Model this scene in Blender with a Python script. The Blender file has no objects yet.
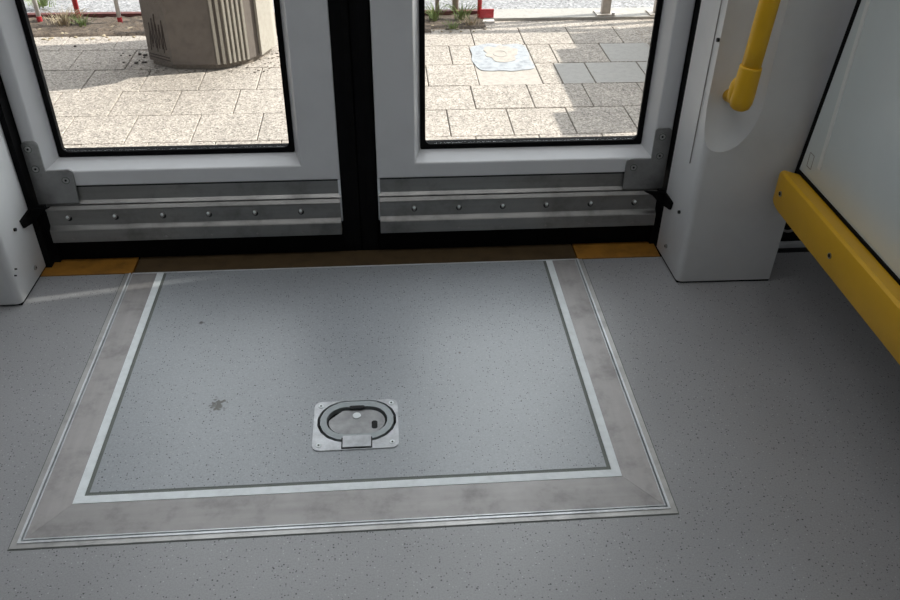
import bpy, bmesh, math, random
from mathutils import Matrix, Vector, noise
random.seed(7)
S = bpy.context.scene
COL = S.collection

# ------------------------------------------------------------------ camera, sky, sun, lamps, exposure
cam = bpy.data.cameras.new('camera')
cam.sensor_width = 36.0
cam.lens = 841.9083 / 900 * 36.0
cam.clip_start = 0.02
co = bpy.data.objects.new('camera', cam)
COL.objects.link(co)
co.matrix_world = (Matrix.Translation((0.0655, -1.4829, 0.9688)) @ Matrix.Rotation(-0.0866, 4, 'Z')
                   @ Matrix.Rotation(0.9503, 4, 'X') @ Matrix.Rotation(0.0151, 4, 'Z'))
S.camera = co

SUN_DIR = Vector((-1.0, -0.18, -0.80)).normalized()      # the way the light travels
sun = bpy.data.lights.new('sun', 'SUN')
sun.energy = 6.4
sun.angle = math.radians(0.6)
sun.color = (1.0, 0.95, 0.87)
so = bpy.data.objects.new('sun', sun)
COL.objects.link(so)
so.rotation_euler = SUN_DIR.to_track_quat('-Z', 'Y').to_euler()
so.location = (6, 3, 6)

SKY_BASE, SKY_GLOW = 0.45, 4.4
W = bpy.data.worlds.new('sky')
S.world = W
W.use_nodes = True
wn = W.node_tree.nodes
wl = W.node_tree.links
wn.clear()
wo = wn.new('ShaderNodeOutputWorld')
wb = wn.new('ShaderNodeBackground')
wb.inputs['Color'].default_value = (0.93, 0.965, 1.0, 1)
wb.inputs['Strength'].default_value = 1.35
wl.new(wb.outputs[0], wo.inputs[0])
# overcast-bright sky: thin cloud glows towards the side the sun stands on
wt = wn.new('ShaderNodeTexCoord')
wd = wn.new('ShaderNodeVectorMath'); wd.operation = 'DOT_PRODUCT'
wl.new(wt.outputs['Generated'], wd.inputs[0])
wd.inputs[1].default_value = Vector((0.50, 0.72, 0.48)).normalized()
wm = wn.new('ShaderNodeMath'); wm.operation = 'MAXIMUM'; wm.inputs[1].default_value = 0.0
wl.new(wd.outputs['Value'], wm.inputs[0])
wp = wn.new('ShaderNodeMath'); wp.operation = 'POWER'; wp.inputs[1].default_value = 3.0
wl.new(wm.outputs[0], wp.inputs[0])
wa = wn.new('ShaderNodeMath'); wa.operation = 'MULTIPLY_ADD'
wa.inputs[1].default_value = SKY_GLOW; wa.inputs[2].default_value = SKY_BASE
wl.new(wp.outputs[0], wa.inputs[0])
wl.new(wa.outputs[0], wb.inputs['Strength'])

S.view_settings.view_transform = 'Standard'
S.view_settings.look = 'None'
S.view_settings.exposure = 0.0
S.view_settings.gamma = 1.0
S.view_settings.use_curve_mapping = False

LAMPS = [(0.0, -0.50, 8.0), (0.7, -1.60, 2.0)]       # x, y, watts of the ceiling light strips

# ------------------------------------------------------------------ materials
def new_mat(name):
    m = bpy.data.materials.new(name)
    m.use_nodes = True
    b = m.node_tree.nodes['Principled BSDF']
    return m, m.node_tree.nodes, m.node_tree.links, b

def coords(n, l, scale=(1, 1, 1)):
    tc = n.new('ShaderNodeTexCoord')
    mp = n.new('ShaderNodeMapping')
    mp.inputs['Scale'].default_value = scale
    l.new(tc.outputs['Object'], mp.inputs[0])
    return mp.outputs[0]

def noise_tex(n, l, vec, scale, detail=4, rough=0.6):
    t = n.new('ShaderNodeTexNoise')
    t.inputs['Scale'].default_value = scale
    t.inputs['Detail'].default_value = detail
    t.inputs['Roughness'].default_value = rough
    l.new(vec, t.inputs['Vector'])
    return t.outputs['Fac']

def ramp(n, l, fac, stops):
    r = n.new('ShaderNodeValToRGB')
    e = r.color_ramp.elements
    while len(e) < len(stops):
        e.new(0.5)
    for k, (p, c) in enumerate(stops):
        e[k].position = p
        e[k].color = (c, c, c, 1) if isinstance(c, (int, float)) else (*c, 1)
    l.new(fac, r.inputs[0])
    return r.outputs[0]

def mix(n, l, fac, a, b, mode='MIX'):
    x = n.new('ShaderNodeMix')
    x.data_type = 'RGBA'
    x.blend_type = mode
    def put(sock, v):
        if isinstance(v, (int, float)):
            sock.default_value = v if sock.type == 'VALUE' else (v, v, v, 1)
        elif isinstance(v, tuple):
            sock.default_value = (*v, 1)
        else:
            l.new(v, sock)
    put(x.inputs[0], fac)
    put(x.inputs[6], a)
    put(x.inputs[7], b)
    return x.outputs[2]

def bump(n, l, b, h, strength=0.2, dist=0.002):
    k = n.new('ShaderNodeBump')
    k.inputs['Strength'].default_value = strength
    k.inputs['Distance'].default_value = dist
    l.new(h, k.inputs['Height'])
    l.new(k.outputs[0], b.inputs['Normal'])

def plain(name, c, rough=0.5, metal=0.0, var=0.06, scale=30, bmp=0.0, spec=0.5, stretch=(1, 1, 1)):
    m, n, l, b = new_mat(name)
    v = coords(n, l, stretch)
    f = noise_tex(n, l, v, scale, 5)
    d = tuple(max(0, x * (1 - var * 3)) for x in c)
    u = tuple(min(1, x * (1 + var * 2)) for x in c)
    l.new(ramp(n, l, f, [(0.25, d), (0.5, c), (0.78, u)]), b.inputs['Base Color'])
    b.inputs['Roughness'].default_value = rough
    b.inputs['Metallic'].default_value = metal
    b.inputs['Specular IOR Level'].default_value = spec
    if bmp:
        bump(n, l, b, f, bmp)
    return m

def vinyl(name, c, stain=None):
    m, n, l, b = new_mat(name)
    v = coords(n, l)
    base = ramp(n, l, noise_tex(n, l, v, 4.5, 2, 0.5), [(0.25, tuple(x * 0.92 for x in c)), (0.75, tuple(x * 1.06 for x in c))])
    fine = ramp(n, l, noise_tex(n, l, v, 420, 2, 0.5), [(0.3, 0.86), (0.55, 1.0), (0.75, 1.1)])
    base = mix(n, l, 1.0, base, fine, 'MULTIPLY')
    def specks(scale, keep, size, col, src):
        vo = n.new('ShaderNodeTexVoronoi')
        vo.inputs['Scale'].default_value = scale
        l.new(v, vo.inputs['Vector'])
        sep = n.new('ShaderNodeSeparateColor')
        l.new(vo.outputs['Color'], sep.inputs[0])
        a = n.new('ShaderNodeMath'); a.operation = 'LESS_THAN'
        l.new(sep.outputs[0], a.inputs[0]); a.inputs[1].default_value = keep
        s = n.new('ShaderNodeMapRange')
        l.new(vo.outputs['Distance'], s.inputs[0])
        s.inputs[1].default_value = size; s.inputs[2].default_value = size * 0.6
        s.inputs[3].default_value = 0.0; s.inputs[4].default_value = 1.0
        t = n.new('ShaderNodeMath'); t.operation = 'MULTIPLY'
        l.new(a.outputs[0], t.inputs[0]); l.new(s.outputs[0], t.inputs[1])
        return mix(n, l, t.outputs[0], src, col)
    base = specks(250, 0.24, 0.31, (0.07, 0.07, 0.07), base)
    base = specks(150, 0.09, 0.23, (0.03, 0.032, 0.03), base)
    base = specks(230, 0.16, 0.26, (0.52, 0.54, 0.53), base)
    if stain:
        for (sx, sy, r, col) in stain:
            sub = n.new('ShaderNodeVectorMath'); sub.operation = 'DISTANCE'
            l.new(v, sub.inputs[0]); sub.inputs[1].default_value = (sx, sy, 0.0)
            ns = noise_tex(n, l, v, 170 if r > 0.01 else 260, 3)
            ad = n.new('ShaderNodeMath'); ad.operation = 'MULTIPLY_ADD'
            l.new(ns, ad.inputs[0]); ad.inputs[1].default_value = r * 3.2; l.new(sub.outputs['Value'], ad.inputs[2])
            mr = n.new('ShaderNodeMapRange')
            l.new(ad.outputs[0], mr.inputs[0])
            mr.inputs[1].default_value = r * 2.35; mr.inputs[2].default_value = r * 1.9
            base = mix(n, l, mr.outputs[0], base, col)
    l.new(base, b.inputs['Base Color'])
    rr = ramp(n, l, noise_tex(n, l, v, 9, 4), [(0.3, 0.36), (0.7, 0.42)])
    b.inputs['Roughness'].default_value = 0.40
    b.inputs['Specular IOR Level'].default_value = 0.9
    bump(n, l, b, noise_tex(n, l, v, 300, 2), 0.12, 0.001)
    return m

def brushed(name, c, rough, stretch, var=0.10, metal=0.9):
    m, n, l, b = new_mat(name)
    v = coords(n, l, stretch)
    f = noise_tex(n, l, v, 60, 4)
    v2 = coords(n, l)
    g = noise_tex(n, l, v2, 14, 5, 0.7)
    a = ramp(n, l, f, [(0.25, tuple(x * (1 - var) for x in c)), (0.75, tuple(min(1, x * (1 + var)) for x in c))])
    d = ramp(n, l, g, [(0.28, 0.70), (0.5, 1.0), (0.75, 1.08)])
    l.new(mix(n, l, 1.0, a, d, 'MULTIPLY'), b.inputs['Base Color'])
    b.inputs['Metallic'].default_value = metal
    l.new(ramp(n, l, g, [(0.3, rough + 0.12), (0.7, rough)]), b.inputs['Roughness'])
    bump(n, l, b, f, 0.08, 0.001)
    return m

def aggregate(name, c, dark, light, scale=240):
    m, n, l, b = new_mat(name)
    v = coords(n, l)
    base = ramp(n, l, noise_tex(n, l, v, 3.2, 5), [(0.3, tuple(x * 0.9 for x in c)), (0.7, tuple(x * 1.06 for x in c))])
    vo = n.new('ShaderNodeTexVoronoi'); vo.inputs['Scale'].default_value = scale
    l.new(v, vo.inputs['Vector'])
    sep = n.new('ShaderNodeSeparateColor'); l.new(vo.outputs['Color'], sep.inputs[0])
    t = ramp(n, l, sep.outputs[0], [(0.0, dark), (0.3, 0.9), (0.7, 1.0), (1.0, light)])
    base = mix(n, l, 1.0, base, t, 'MULTIPLY')
    t2 = ramp(n, l, noise_tex(n, l, v, 45, 3), [(0.3, 0.84), (0.6, 1.04)])
    base = mix(n, l, 1.0, base, t2, 'MULTIPLY')
    l.new(base, b.inputs['Base Color'])
    b.inputs['Roughness'].default_value = 0.9
    bump(n, l, b, vo.outputs['Distance'], 0.35, 0.003)
    return m

def glass_mat(name, tint=(0.965, 0.975, 0.97)):
    m, n, l, b = new_mat(name)
    n.remove(b)
    out = n['Material Output']
    tr = n.new('ShaderNodeBsdfTransparent'); tr.inputs[0].default_value = (*tint, 1)
    gl = n.new('ShaderNodeBsdfGlossy'); gl.inputs['Roughness'].default_value = 0.03
    fr = n.new('ShaderNodeFresnel')
    ge = n.new('ShaderNodeNewGeometry')
    io = n.new('ShaderNodeMapRange')
    io.inputs[3].default_value = 1.45; io.inputs[4].default_value = 1 / 1.45
    l.new(ge.outputs['Backfacing'], io.inputs[0]); l.new(io.outputs[0], fr.inputs[0])
    mx = n.new('ShaderNodeMixShader')
    l.new(fr.outputs[0], mx.inputs[0]); l.new(tr.outputs[0], mx.inputs[1]); l.new(gl.outputs[0], mx.inputs[2])
    l.new(mx.outputs[0], out.inputs[0])
    return m

M = dict(
    vinyl=vinyl('floor_vinyl', (0.345, 0.345, 0.355)),
    vinyl_ramp=vinyl('ramp_vinyl', (0.365, 0.385, 0.41), stain=[
        (-0.229, -0.411, 0.020, (0.075, 0.07, 0.055)), (-0.292, -0.18, 0.0065, (0.05, 0.045, 0.04)),
        (0.187, -0.30, 0.004, (0.12, 0.10, 0.09)), (0.17, -0.385, 0.003, (0.06, 0.06, 0.05))]),
    white_paint=plain('door_paint', (0.76, 0.765, 0.78), 0.30, var=0.02, scale=8),
    pillar=plain('pillar_plastic', (0.76, 0.765, 0.77), 0.42, var=0.025, scale=9),
    shell=plain('wall_laminate', (0.17, 0.172, 0.175), 0.5, var=0.02),
    rubber=plain('black_rubber', (0.006, 0.006, 0.0065), 0.75, var=0.1, spec=0.08),
    void=plain('dark_underframe', (0.02, 0.02, 0.02), 0.8, var=0.1, spec=0.2),
    steel=brushed('brushed_steel', (0.30, 0.295, 0.285), 0.36, (0.06, 1, 1)),
    steel_bracket=brushed('bracket_steel', (0.34, 0.34, 0.335), 0.36, (1, 1, 1), 0.08, 0.7),
    steel_bright=brushed('bright_steel', (0.78, 0.80, 0.82), 0.30, (1, 1, 1), 0.05, 0.3),
    steel_plate=brushed('latch_steel', (0.58, 0.59, 0.61), 0.30, (1, 1, 1), 0.2, 0.6),
    border_x=brushed('border_aluminium', (0.38, 0.365, 0.36), 0.50, (0.08, 1, 1), 0.08, 0.45),  # darker copy: brushed sheen of the front plate put into the colour
    border_y=brushed('border_aluminium_long', (0.43, 0.41, 0.405), 0.50, (1, 0.08, 1), 0.08, 0.45),  # lighter copy: sheen of the side plates put into the colour
    surround=brushed('surround_aluminium', (0.52, 0.51, 0.50), 0.42, (1, 1, 1), 0.06, 0.7),
    line=plain('white_line', (0.86, 0.90, 0.92), 0.5, var=0.04, scale=60),
    sealant=plain('sealant', (0.15, 0.165, 0.15), 0.6),
    orange=plain('orange_strip', (0.33, 0.15, 0.022), 0.5, var=0.16, scale=24),
    orange_worn=plain('worn_orange_strip', (0.085, 0.055, 0.026), 0.5, var=0.14, scale=24),
    yellow=plain('yellow_plastic', (0.80, 0.45, 0.012), 0.42, var=0.03, scale=12),
    yellow_rail=plain('yellow_rail', (0.72, 0.40, 0.012), 0.45, var=0.03, scale=12),
    panel=plain('screen_glass', (0.78, 0.85, 0.855), 0.22, var=0.02, scale=4),
    panel_edge=plain('screen_edge', (0.92, 0.95, 0.94), 0.22, var=0.02, scale=4),  # paler copy of the panel colour, painted highlight along its bend
    latch_cast=brushed('latch_cast', (0.36, 0.36, 0.365), 0.34, (1, 1, 1), 0.2, 0.6),
    ring=plain('ring_cast', (0.36, 0.39, 0.40), 0.45, metal=0.3, var=0.05, scale=90),
    screw=plain('screw_steel', (0.45, 0.45, 0.44), 0.35, metal=0.9, var=0.1, scale=200),
    hole=plain('dark_hole', (0.01, 0.01, 0.01), 0.8, var=0.1),
    disc=plain('pale_disc', (0.80, 0.84, 0.85), 0.4, var=0.02),
    glass=glass_mat('window_glass'),
    slab=aggregate('washed_concrete', (0.46, 0.41, 0.362), 0.45, 1.45, 170),
    slab_grey=plain('smooth_grey_concrete', (0.43, 0.41, 0.385), 0.85, var=0.04, scale=40),
    joint=plain('joint_sand', (0.20, 0.17, 0.14), 0.95, var=0.15, scale=120),
    patch=plain('blue_grey_cement', (0.40, 0.42, 0.45), 0.85, var=0.14, scale=30),
    patch_white=plain('pale_cement', (0.47, 0.425, 0.38), 0.85, var=0.08, scale=40),
    asphalt=aggregate('pale_asphalt', (0.35, 0.35, 0.36), 0.45, 1.6, 120),
    kerb=plain('kerb_concrete', (0.43, 0.41, 0.38), 0.85, var=0.06, scale=50, bmp=0.1),
    soil=plain('soil', (0.12, 0.092, 0.07), 0.95, var=0.30, scale=70, bmp=0.6),
    leaf=plain('weed_green', (0.20, 0.27, 0.09), 0.7, var=0.15, scale=60),
    straw=plain('dry_stalk', (0.42, 0.35, 0.24), 0.8, var=0.12, scale=60),
    crumb=plain('dark_crumb', (0.06, 0.045, 0.04), 0.9, var=0.2),
    red=plain('red_paint', (0.52, 0.035, 0.045), 0.45, var=0.06),
    white_post=plain('white_post_paint', (0.74, 0.72, 0.70), 0.5, var=0.05),
    rust=plain('rusty_red_steel', (0.13, 0.035, 0.03), 0.7, var=0.14),
    galv=plain('galvanised_steel', (0.50, 0.45, 0.40), 0.5, metal=0.3, var=0.08),
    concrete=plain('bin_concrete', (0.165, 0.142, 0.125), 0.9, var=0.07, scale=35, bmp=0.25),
    concrete_light=plain('bin_rib_concrete', (0.40, 0.37, 0.32), 0.9, var=0.05, scale=60, bmp=0.15),  # lit copy of the bin concrete, sun on the right facets painted in
    grime=plain('grime', (0.30, 0.28, 0.27), 0.6, var=0.1),
)
def lamp_mat():
    m, n, l, b = new_mat('lamp_diffuser')
    b.inputs['Emission Color'].default_value = (1, 0.98, 0.95, 1)
    b.inputs['Emission Strength'].default_value = 0.8
    return m
M['lamp'] = lamp_mat()

# ------------------------------------------------------------------ helpers
def link(name, bm, mat, parent=None, smooth=False):
    me = bpy.data.meshes.new(name)
    bmesh.ops.recalc_face_normals(bm, faces=bm.faces)
    bm.to_mesh(me)
    bm.free()
    for m in (mat if isinstance(mat, (list, tuple)) else [mat]):
        me.materials.append(m)
    if smooth:
        for p in me.polygons:
            p.use_smooth = True
    o = bpy.data.objects.new(name, me)
    COL.objects.link(o)
    if parent:
        o.parent = parent
        o.matrix_parent_inverse = Matrix.Identity(4)
        o.location = -off(parent)
    return o

OFFS = {}
def off(p):
    t = Vector((0, 0, 0))
    while p is not None:
        t += p.location
        p = p.parent
    return t

def tag(o, label=None, cat=None, group=None, kind=None):
    if label: o['label'] = label
    if cat: o['category'] = cat
    if group: o['group'] = group
    if kind: o['kind'] = kind
    return o

def empty(name, loc, label, cat, group=None, kind=None):
    o = bpy.data.objects.new(name, None)
    COL.objects.link(o)
    o.location = loc
    o.empty_display_size = 0.05
    return tag(o, label, cat, group, kind)

def box(bm, x0, x1, y0, y1, z0, z1, mi=0):
    v = [bm.verts.new((x, y, z)) for x in (x0, x1) for y in (y0, y1) for z in (z0, z1)]
    fs = []
    for q in ((0, 1, 3, 2), (4, 6, 7, 5), (0, 4, 5, 1), (2, 3, 7, 6), (0, 2, 6, 4), (1, 5, 7, 3)):
        f = bm.faces.new([v[i] for i in q]); f.material_index = mi; fs.append(f)
    return v, fs

def bevel_all(bm, w, seg=2, angle=0.5):
    es = [e for e in bm.edges if len(e.link_faces) == 2 and e.calc_face_angle(0) > angle]
    bmesh.ops.bevel(bm, geom=es, offset=w, segments=seg, affect='EDGES', profile=0.5, clamp_overlap=True)

def bbox(name, dims, mat, parent=None, bev=0.0, seg=2, smooth=False):
    bm = bmesh.new()
    box(bm, *dims)
    if bev:
        bevel_all(bm, bev, seg)
    return link(name, bm, mat, parent, smooth)

def prism(bm, pts, a0, a1, axis='z', mi=0):
    """extrude a 2D outline. axis z: pts=(x,y); axis y: pts=(x,z); axis x: pts=(y,z)"""
    def P(p, a):
        return {'z': (p[0], p[1], a), 'y': (p[0], a, p[1]), 'x': (a, p[0], p[1])}[axis]
    A = [bm.verts.new(P(p, a0)) for p in pts]
    B = [bm.verts.new(P(p, a1)) for p in pts]
    n = len(pts)
    fs = [bm.faces.new(A), bm.faces.new(B[::-1])]
    for i in range(n):
        fs.append(bm.faces.new([A[i], A[(i + 1) % n], B[(i + 1) % n], B[i]]))
    for f in fs: f.material_index = mi
    return A, B

def prism_obj(name, pts, a0, a1, mat, parent=None, axis='z', bev=0.0, seg=2):
    bm = bmesh.new()
    prism(bm, pts, a0, a1, axis)
    if bev: bevel_all(bm, bev, seg)
    return link(name, bm, mat, parent)

def rrect(x0, x1, y0, y1, r, seg=6):
    out = []
    for cx, cy, a in ((x1 - r, y1 - r, 0), (x0 + r, y1 - r, 90), (x0 + r, y0 + r, 180), (x1 - r, y0 + r, 270)):
        for k in range(seg + 1):
            t = math.radians(a + 90 * k / seg)
            out.append((cx + r * math.cos(t), cy + r * math.sin(t)))
    return out

def ring_prism(bm, outer, inner, a0, a1, axis='z'):
    """outlines of equal length"""
    def P(p, a):
        return {'z': (p[0], p[1], a), 'y': (p[0], a, p[1])}[axis]
    L = [[bm.verts.new(P(p, a)) for p in q] for q, a in ((outer, a0), (outer, a1), (inner, a1), (inner, a0))]
    n = len(outer)
    for k in range(4):
        A, B = L[k], L[(k + 1) % 4]
        for i in range(n):
            bm.faces.new([A[i], A[(i + 1) % n], B[(i + 1) % n], B[i]])

def cyl(bm, c, r, h, axis='z', seg=24, r2=None):
    rot = {'z': Matrix.Identity(4), 'y': Matrix.Rotation(math.radians(90), 4, 'X'), 'x': Matrix.Rotation(math.radians(90), 4, 'Y')}[axis]
    bmesh.ops.create_cone(bm, cap_ends=True, segments=seg, radius1=r, radius2=r if r2 is None else r2, depth=h,
                          matrix=Matrix.Translation(c) @ rot)

def tube(bm, path, radii, seg=20, cap=True):
    rings = []
    n = len(path)
    P = [Vector(p) for p in path]
    for i, p in enumerate(P):
        d = (P[min(i + 1, n - 1)] - P[max(i - 1, 0)]).normalized()
        u = d.orthogonal().normalized() if not rings else (u - d * u.dot(d)).normalized()
        w = d.cross(u)
        r = radii[i] if isinstance(radii, (list, tuple)) else radii
        rings.append([bm.verts.new(p + (u * math.cos(2 * math.pi * k / seg) + w * math.sin(2 * math.pi * k / seg)) * r) for k in range(seg)])
    for a, b in zip(rings, rings[1:]):
        for k in range(seg):
            bm.faces.new([a[k], a[(k + 1) % seg], b[(k + 1) % seg], b[k]])
    if cap:
        bm.faces.new(rings[0][::-1]); bm.faces.new(rings[-1])

def slab_with_hole(bm, X, Y, z0, z1, hole):
    """X, Y breakpoints; hole(i, j) True where open"""
    def solid(i, j):
        return 0 <= i < len(X) - 1 and 0 <= j < len(Y) - 1 and not hole(i, j)
    vt = {}
    def V(i, j, k):
        if (i, j, k) not in vt:
            vt[(i, j, k)] = bm.verts.new((X[i], Y[j], (z0, z1)[k]))
        return vt[(i, j, k)]
    for i in range(len(X) - 1):
        for j in range(len(Y) - 1):
            if not solid(i, j): continue
            for k in (0, 1):
                bm.faces.new([V(i, j, k), V(i + 1, j, k), V(i + 1, j + 1, k), V(i, j + 1, k)])
            for (di, dj, a, b) in ((-1, 0, (i, j), (i, j + 1)), (1, 0, (i + 1, j), (i + 1, j + 1)), (0, -1, (i, j), (i + 1, j)), (0, 1, (i, j + 1), (i + 1, j + 1))):
                if not solid(i + di, j + dj):
                    bm.faces.new([V(*a, 0), V(*b, 0), V(*b, 1), V(*a, 1)])

G = -0.30   # level of the pavement outside

# ------------------------------------------------------------------ tram floor and shell
bm = bmesh.new()
slab_with_hole(bm, [-3.2, -0.475, 0.475, 3.2], [-2.4, -0.690, -0.0005], -0.06, 0.0, lambda i, j: i == 1 and j == 1)
tag(link('floor', bm, M['vinyl']), kind='structure')
bm = bmesh.new()
box(bm, -3.2, 3.2, -2.4, 0.150, -0.16, -0.062)
tag(link('floor_underframe', bm, M['void']), kind='structure')

# door wall: outer skin beside and above the doorway
bm = bmesh.new()
box(bm, -3.2, -0.86, 0.075, 0.16, -0.06, 2.3)
box(bm, 0.86, 3.2, 0.075, 0.16, -0.06, 2.3)
box(bm, -0.86, 0.86, 0.03, 0.16, 1.98, 2.3)
tag(link('wall_front', bm, M['shell']), kind='structure')
# opposite side of the tram with its long window
bm = bmesh.new()
box(bm, -3.2, 3.2, -2.46, -2.40, -0.06, 1.15)
box(bm, -3.2, 3.2, -2.46, -2.40, 1.75, 2.3)
for x in (-3.2, -1.1, 1.0, 3.12):
    box(bm, x, x + 0.10, -2.46, -2.40, 1.15, 1.75)
tag(link('wall_back', bm, M['shell']), kind='structure')
for s, nm in ((-1, 'left'), (1, 'right')):
    bm = bmesh.new()
    xa, xb = (-3.26, -3.2) if s < 0 else (3.2, 3.26)
    box(bm, xa, xb, -2.46, 0.16, -0.06, 2.3)
    tag(link('wall_' + nm, bm, M['shell']), kind='structure')
for k, (x0, x1) in enumerate(((-3.1, -1.1), (-1.0, 1.0), (1.1, 3.12))):
    w = bbox('window_%d' % (k + 1), (x0, x1, -2.44, -2.43, 1.15, 1.75), M['glass'])
    tag(w, kind='structure')
bm = bmesh.new()
box(bm, -3.26, 3.26, -2.46, 0.16, 2.3, 2.36)
tag(link('ceiling', bm, M['shell']), kind='structure')
for k, (x, y, wt) in enumerate(LAMPS):
    e = empty('ceiling_light', (x, y, 2.30), ('long ceiling light strip nearer the doors', 'long ceiling light strip nearer the far windows')[k], 'ceiling light', 'ceiling light strips')
    bbox('housing', (x - 1.25, x + 1.25, y - 0.09, y + 0.09, 2.265, 2.2995), M['white_paint'], e, 0.004)
    bbox('diffuser', (x - 1.2, x + 1.2, y - 0.07, y + 0.07, 2.25, 2.2655), M['lamp'], e, 0.003)
    L = bpy.data.lights.new('strip_lamp', 'AREA')
    L.shape = 'RECTANGLE'; L.size = 2.4; L.size_y = 0.14; L.energy = wt; L.color = (0.96, 0.98, 1.0)
    lo = bpy.data.objects.new('strip_lamp', L)
    COL.objects.link(lo)
    lo.location = (x, y, 2.245)

# ------------------------------------------------------------------ pillars either side of the doorway
def pillar(s):
    name = 'door_pillar'
    x0, x1, yf, yb = (0.645 if s > 0 else 0.641), 0.845, -0.106, 0.0300
    lab = ('white plastic pillar cover left of the doors, cut off by the photo edge' if s < 0 else
           'white plastic pillar cover right of the doors with scooped corner recess')
    e = empty(name, (s * 0.745, -0.02, 0.0), lab, 'pillar', 'pillar covers either side of the doors')
    bm = bmesh.new()
    levels = [(0.004, 0.843), (0.28, 0.846), (0.60, 0.868), (2.29, 0.868)]
    rg = [[bm.verts.new((x, y, z)) for x, y in ((x0, yb), (x0 + 0.004, yf + 0.002), (xe_, yf), (xe_, yb))] for z, xe_ in levels]
    bm.faces.new(rg[0]); bm.faces.new(rg[-1][::-1])
    for a, b in zip(rg, rg[1:]):
        for k in range(4): bm.faces.new([a[k], a[(k + 1) % 4], b[(k + 1) % 4], b[k]])
    bmesh.ops.recalc_face_normals(bm, faces=bm.faces)
    es = [ed for ed in bm.edges if abs(ed.verts[0].co.z - ed.verts[1].co.z) > .1 and ed.verts[0].co.y < 0 and ed.verts[0].co.x < .7]
    bmesh.ops.bevel(bm, geom=es, offset=0.012, segments=5, affect='EDGES', profile=0.5)
    es = [ed for ed in bm.edges if len(ed.link_faces) == 2 and ed.verts[0].co.z < 0.01 and ed.verts[1].co.z < 0.01]
    bmesh.ops.bevel(bm, geom=es, offset=0.003, segments=2, affect='EDGES', profile=0.5)
    for v in bm.verts: v.co.x *= s
    body = link('cover', bm, M['pillar'])
    # scooped recess for the hand rail
    bm = bmesh.new()
    cx, cy, ax, ay, zc, az = 0.680, -0.145, 0.0758, 0.070, 0.391, 0.120
    rings = []
    NS = 48
    prof = [(math.sin(t * math.pi / 2 / 14), zc - az * math.cos(t * math.pi / 2 / 14)) for t in range(0, 15)] + [(1.0, 0.8), (1.0, 1.5)]
    prof += [(math.cos(t * math.pi / 2 / 10), 1.5 + az * math.sin(t * math.pi / 2 / 10)) for t in range(1, 11)]
    for r, z in prof:
        r = max(r, 0.002)
        rings.append([bm.verts.new((s * (cx + ax * r * math.cos(2 * math.pi * k / NS)), cy + ay * r * math.sin(2 * math.pi * k / NS), z)) for k in range(NS)])
    for a, b in zip(rings, rings[1:]):
        for k in range(NS): bm.faces.new([a[k], a[(k + 1) % NS], b[(k + 1) % NS], b[k]])
    bm.faces.new(rings[0][::-1]); bm.faces.new(rings[-1])
    cut = link('cutter', bm, M['pillar'])
    md = body.modifiers.new('b', 'BOOLEAN'); md.operation = 'DIFFERENCE'; md.object = cut; md.solver = 'EXACT'
    dg = bpy.context.evaluated_depsgraph_get()
    me = bpy.data.meshes.new_from_object(body.evaluated_get(dg))
    body.modifiers.clear(); body.data = me
    bpy.data.objects.remove(cut)
    import bmesh as _b
    for p in me.polygons:
        p.use_smooth = max(abs(c) for c in p.normal) < 0.9975
    me.set_sharp_from_angle(angle=math.radians(35))
    body.parent = e; body.location = -e.location
    # foot shadow gap as a black strip, seam line, screws, black rubber tab
    bm = bmesh.new()
    prism(bm, [(s * (x0 + .002), yb), (s * (x0 + .006), yf + .007), (s * (x1 - .002), yf + .002), (s * (x1 - .002), yb)], 0.0002, 0.0045, 'z')
    link('base_seal', bm, M['rubber'], e)
    seam = bbox('seam', tuple(sorted((s * (x0 - 0.0003), s * (x0 + 0.002)))) + (-0.0602, -0.0598, 0.25, 1.8), M['grime'], e)
    scr = ([(-0.056, 0.141), (-0.022, 0.040), (-0.078, 0.494)] if s > 0 else [(-0.044, 0.137), (-0.016, 0.032), (-0.089, 0.077), (-0.098, 0.068)])
    for k, (y, z) in enumerate(scr):
        bm = bmesh.new()
        r = 0.0035 if k != 1 else 0.0045
        if s < 0 and k > 1: r = 0.0015
        cyl(bm, (s * (x0 + (0.000 if k < 2 else 0.0007)), y, z), r, 0.004, 'x', 16)
        o = link('screw', bm, M['screw'] if k == 1 else M['hole'], e)
        if k == 1:
            bm = bmesh.new(); cyl(bm, (s * (x0 - 0.001), y + 0.0006, z), 0.0018, 0.004, 'x', 10)
            link('screw_slot', bm, M['hole'], o)
    # flap of black rubber from door edge on to the pillar
    bm = bmesh.new()
    q = [(0.0298, 0.139), (-0.016, 0.1395), (-0.011, 0.121), (0.0298, 0.109)]
    prism(bm, q, s * (x0 - 0.0035), s * (x0 + 0.001), 'x')
    q = [(s * .598, 0.1425), (s * (x0 - .0005), 0.1395), (s * (x0 - .0005), 0.109), (s * .629, 0.119), (s * .615, 0.134)]
    prism(bm, q, 0.0285, 0.0340, 'y')
    link('rubber_tab', bm, M['rubber'], e)
    return e
PL = pillar(-1)
PR = pillar(1)

# rubber edge between pillar and door leaf
for s in (-1, 1):
    bm = bmesh.new()
    xa, xb = sorted((s * 0.6455, s * 0.690))
    x_ = 0.6475 if s > 0 else 0.6300
    box(bm, *sorted((s * x_, s * 0.700)), 0.0306, 0.074, -0.06, 1.98)
    box(bm, *sorted((s * x_, s * 0.860)), 0.0742, 0.1285, -0.06, 1.98)
    box(bm, *sorted((s * (x_ - .0125), s * (x_ - .0002))), 0.0500, 0.0655, -0.06, 0.134)
    tag(link('trim_%d' % (1 if s < 0 else 2), bm, M['rubber']), kind='structure')

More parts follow.
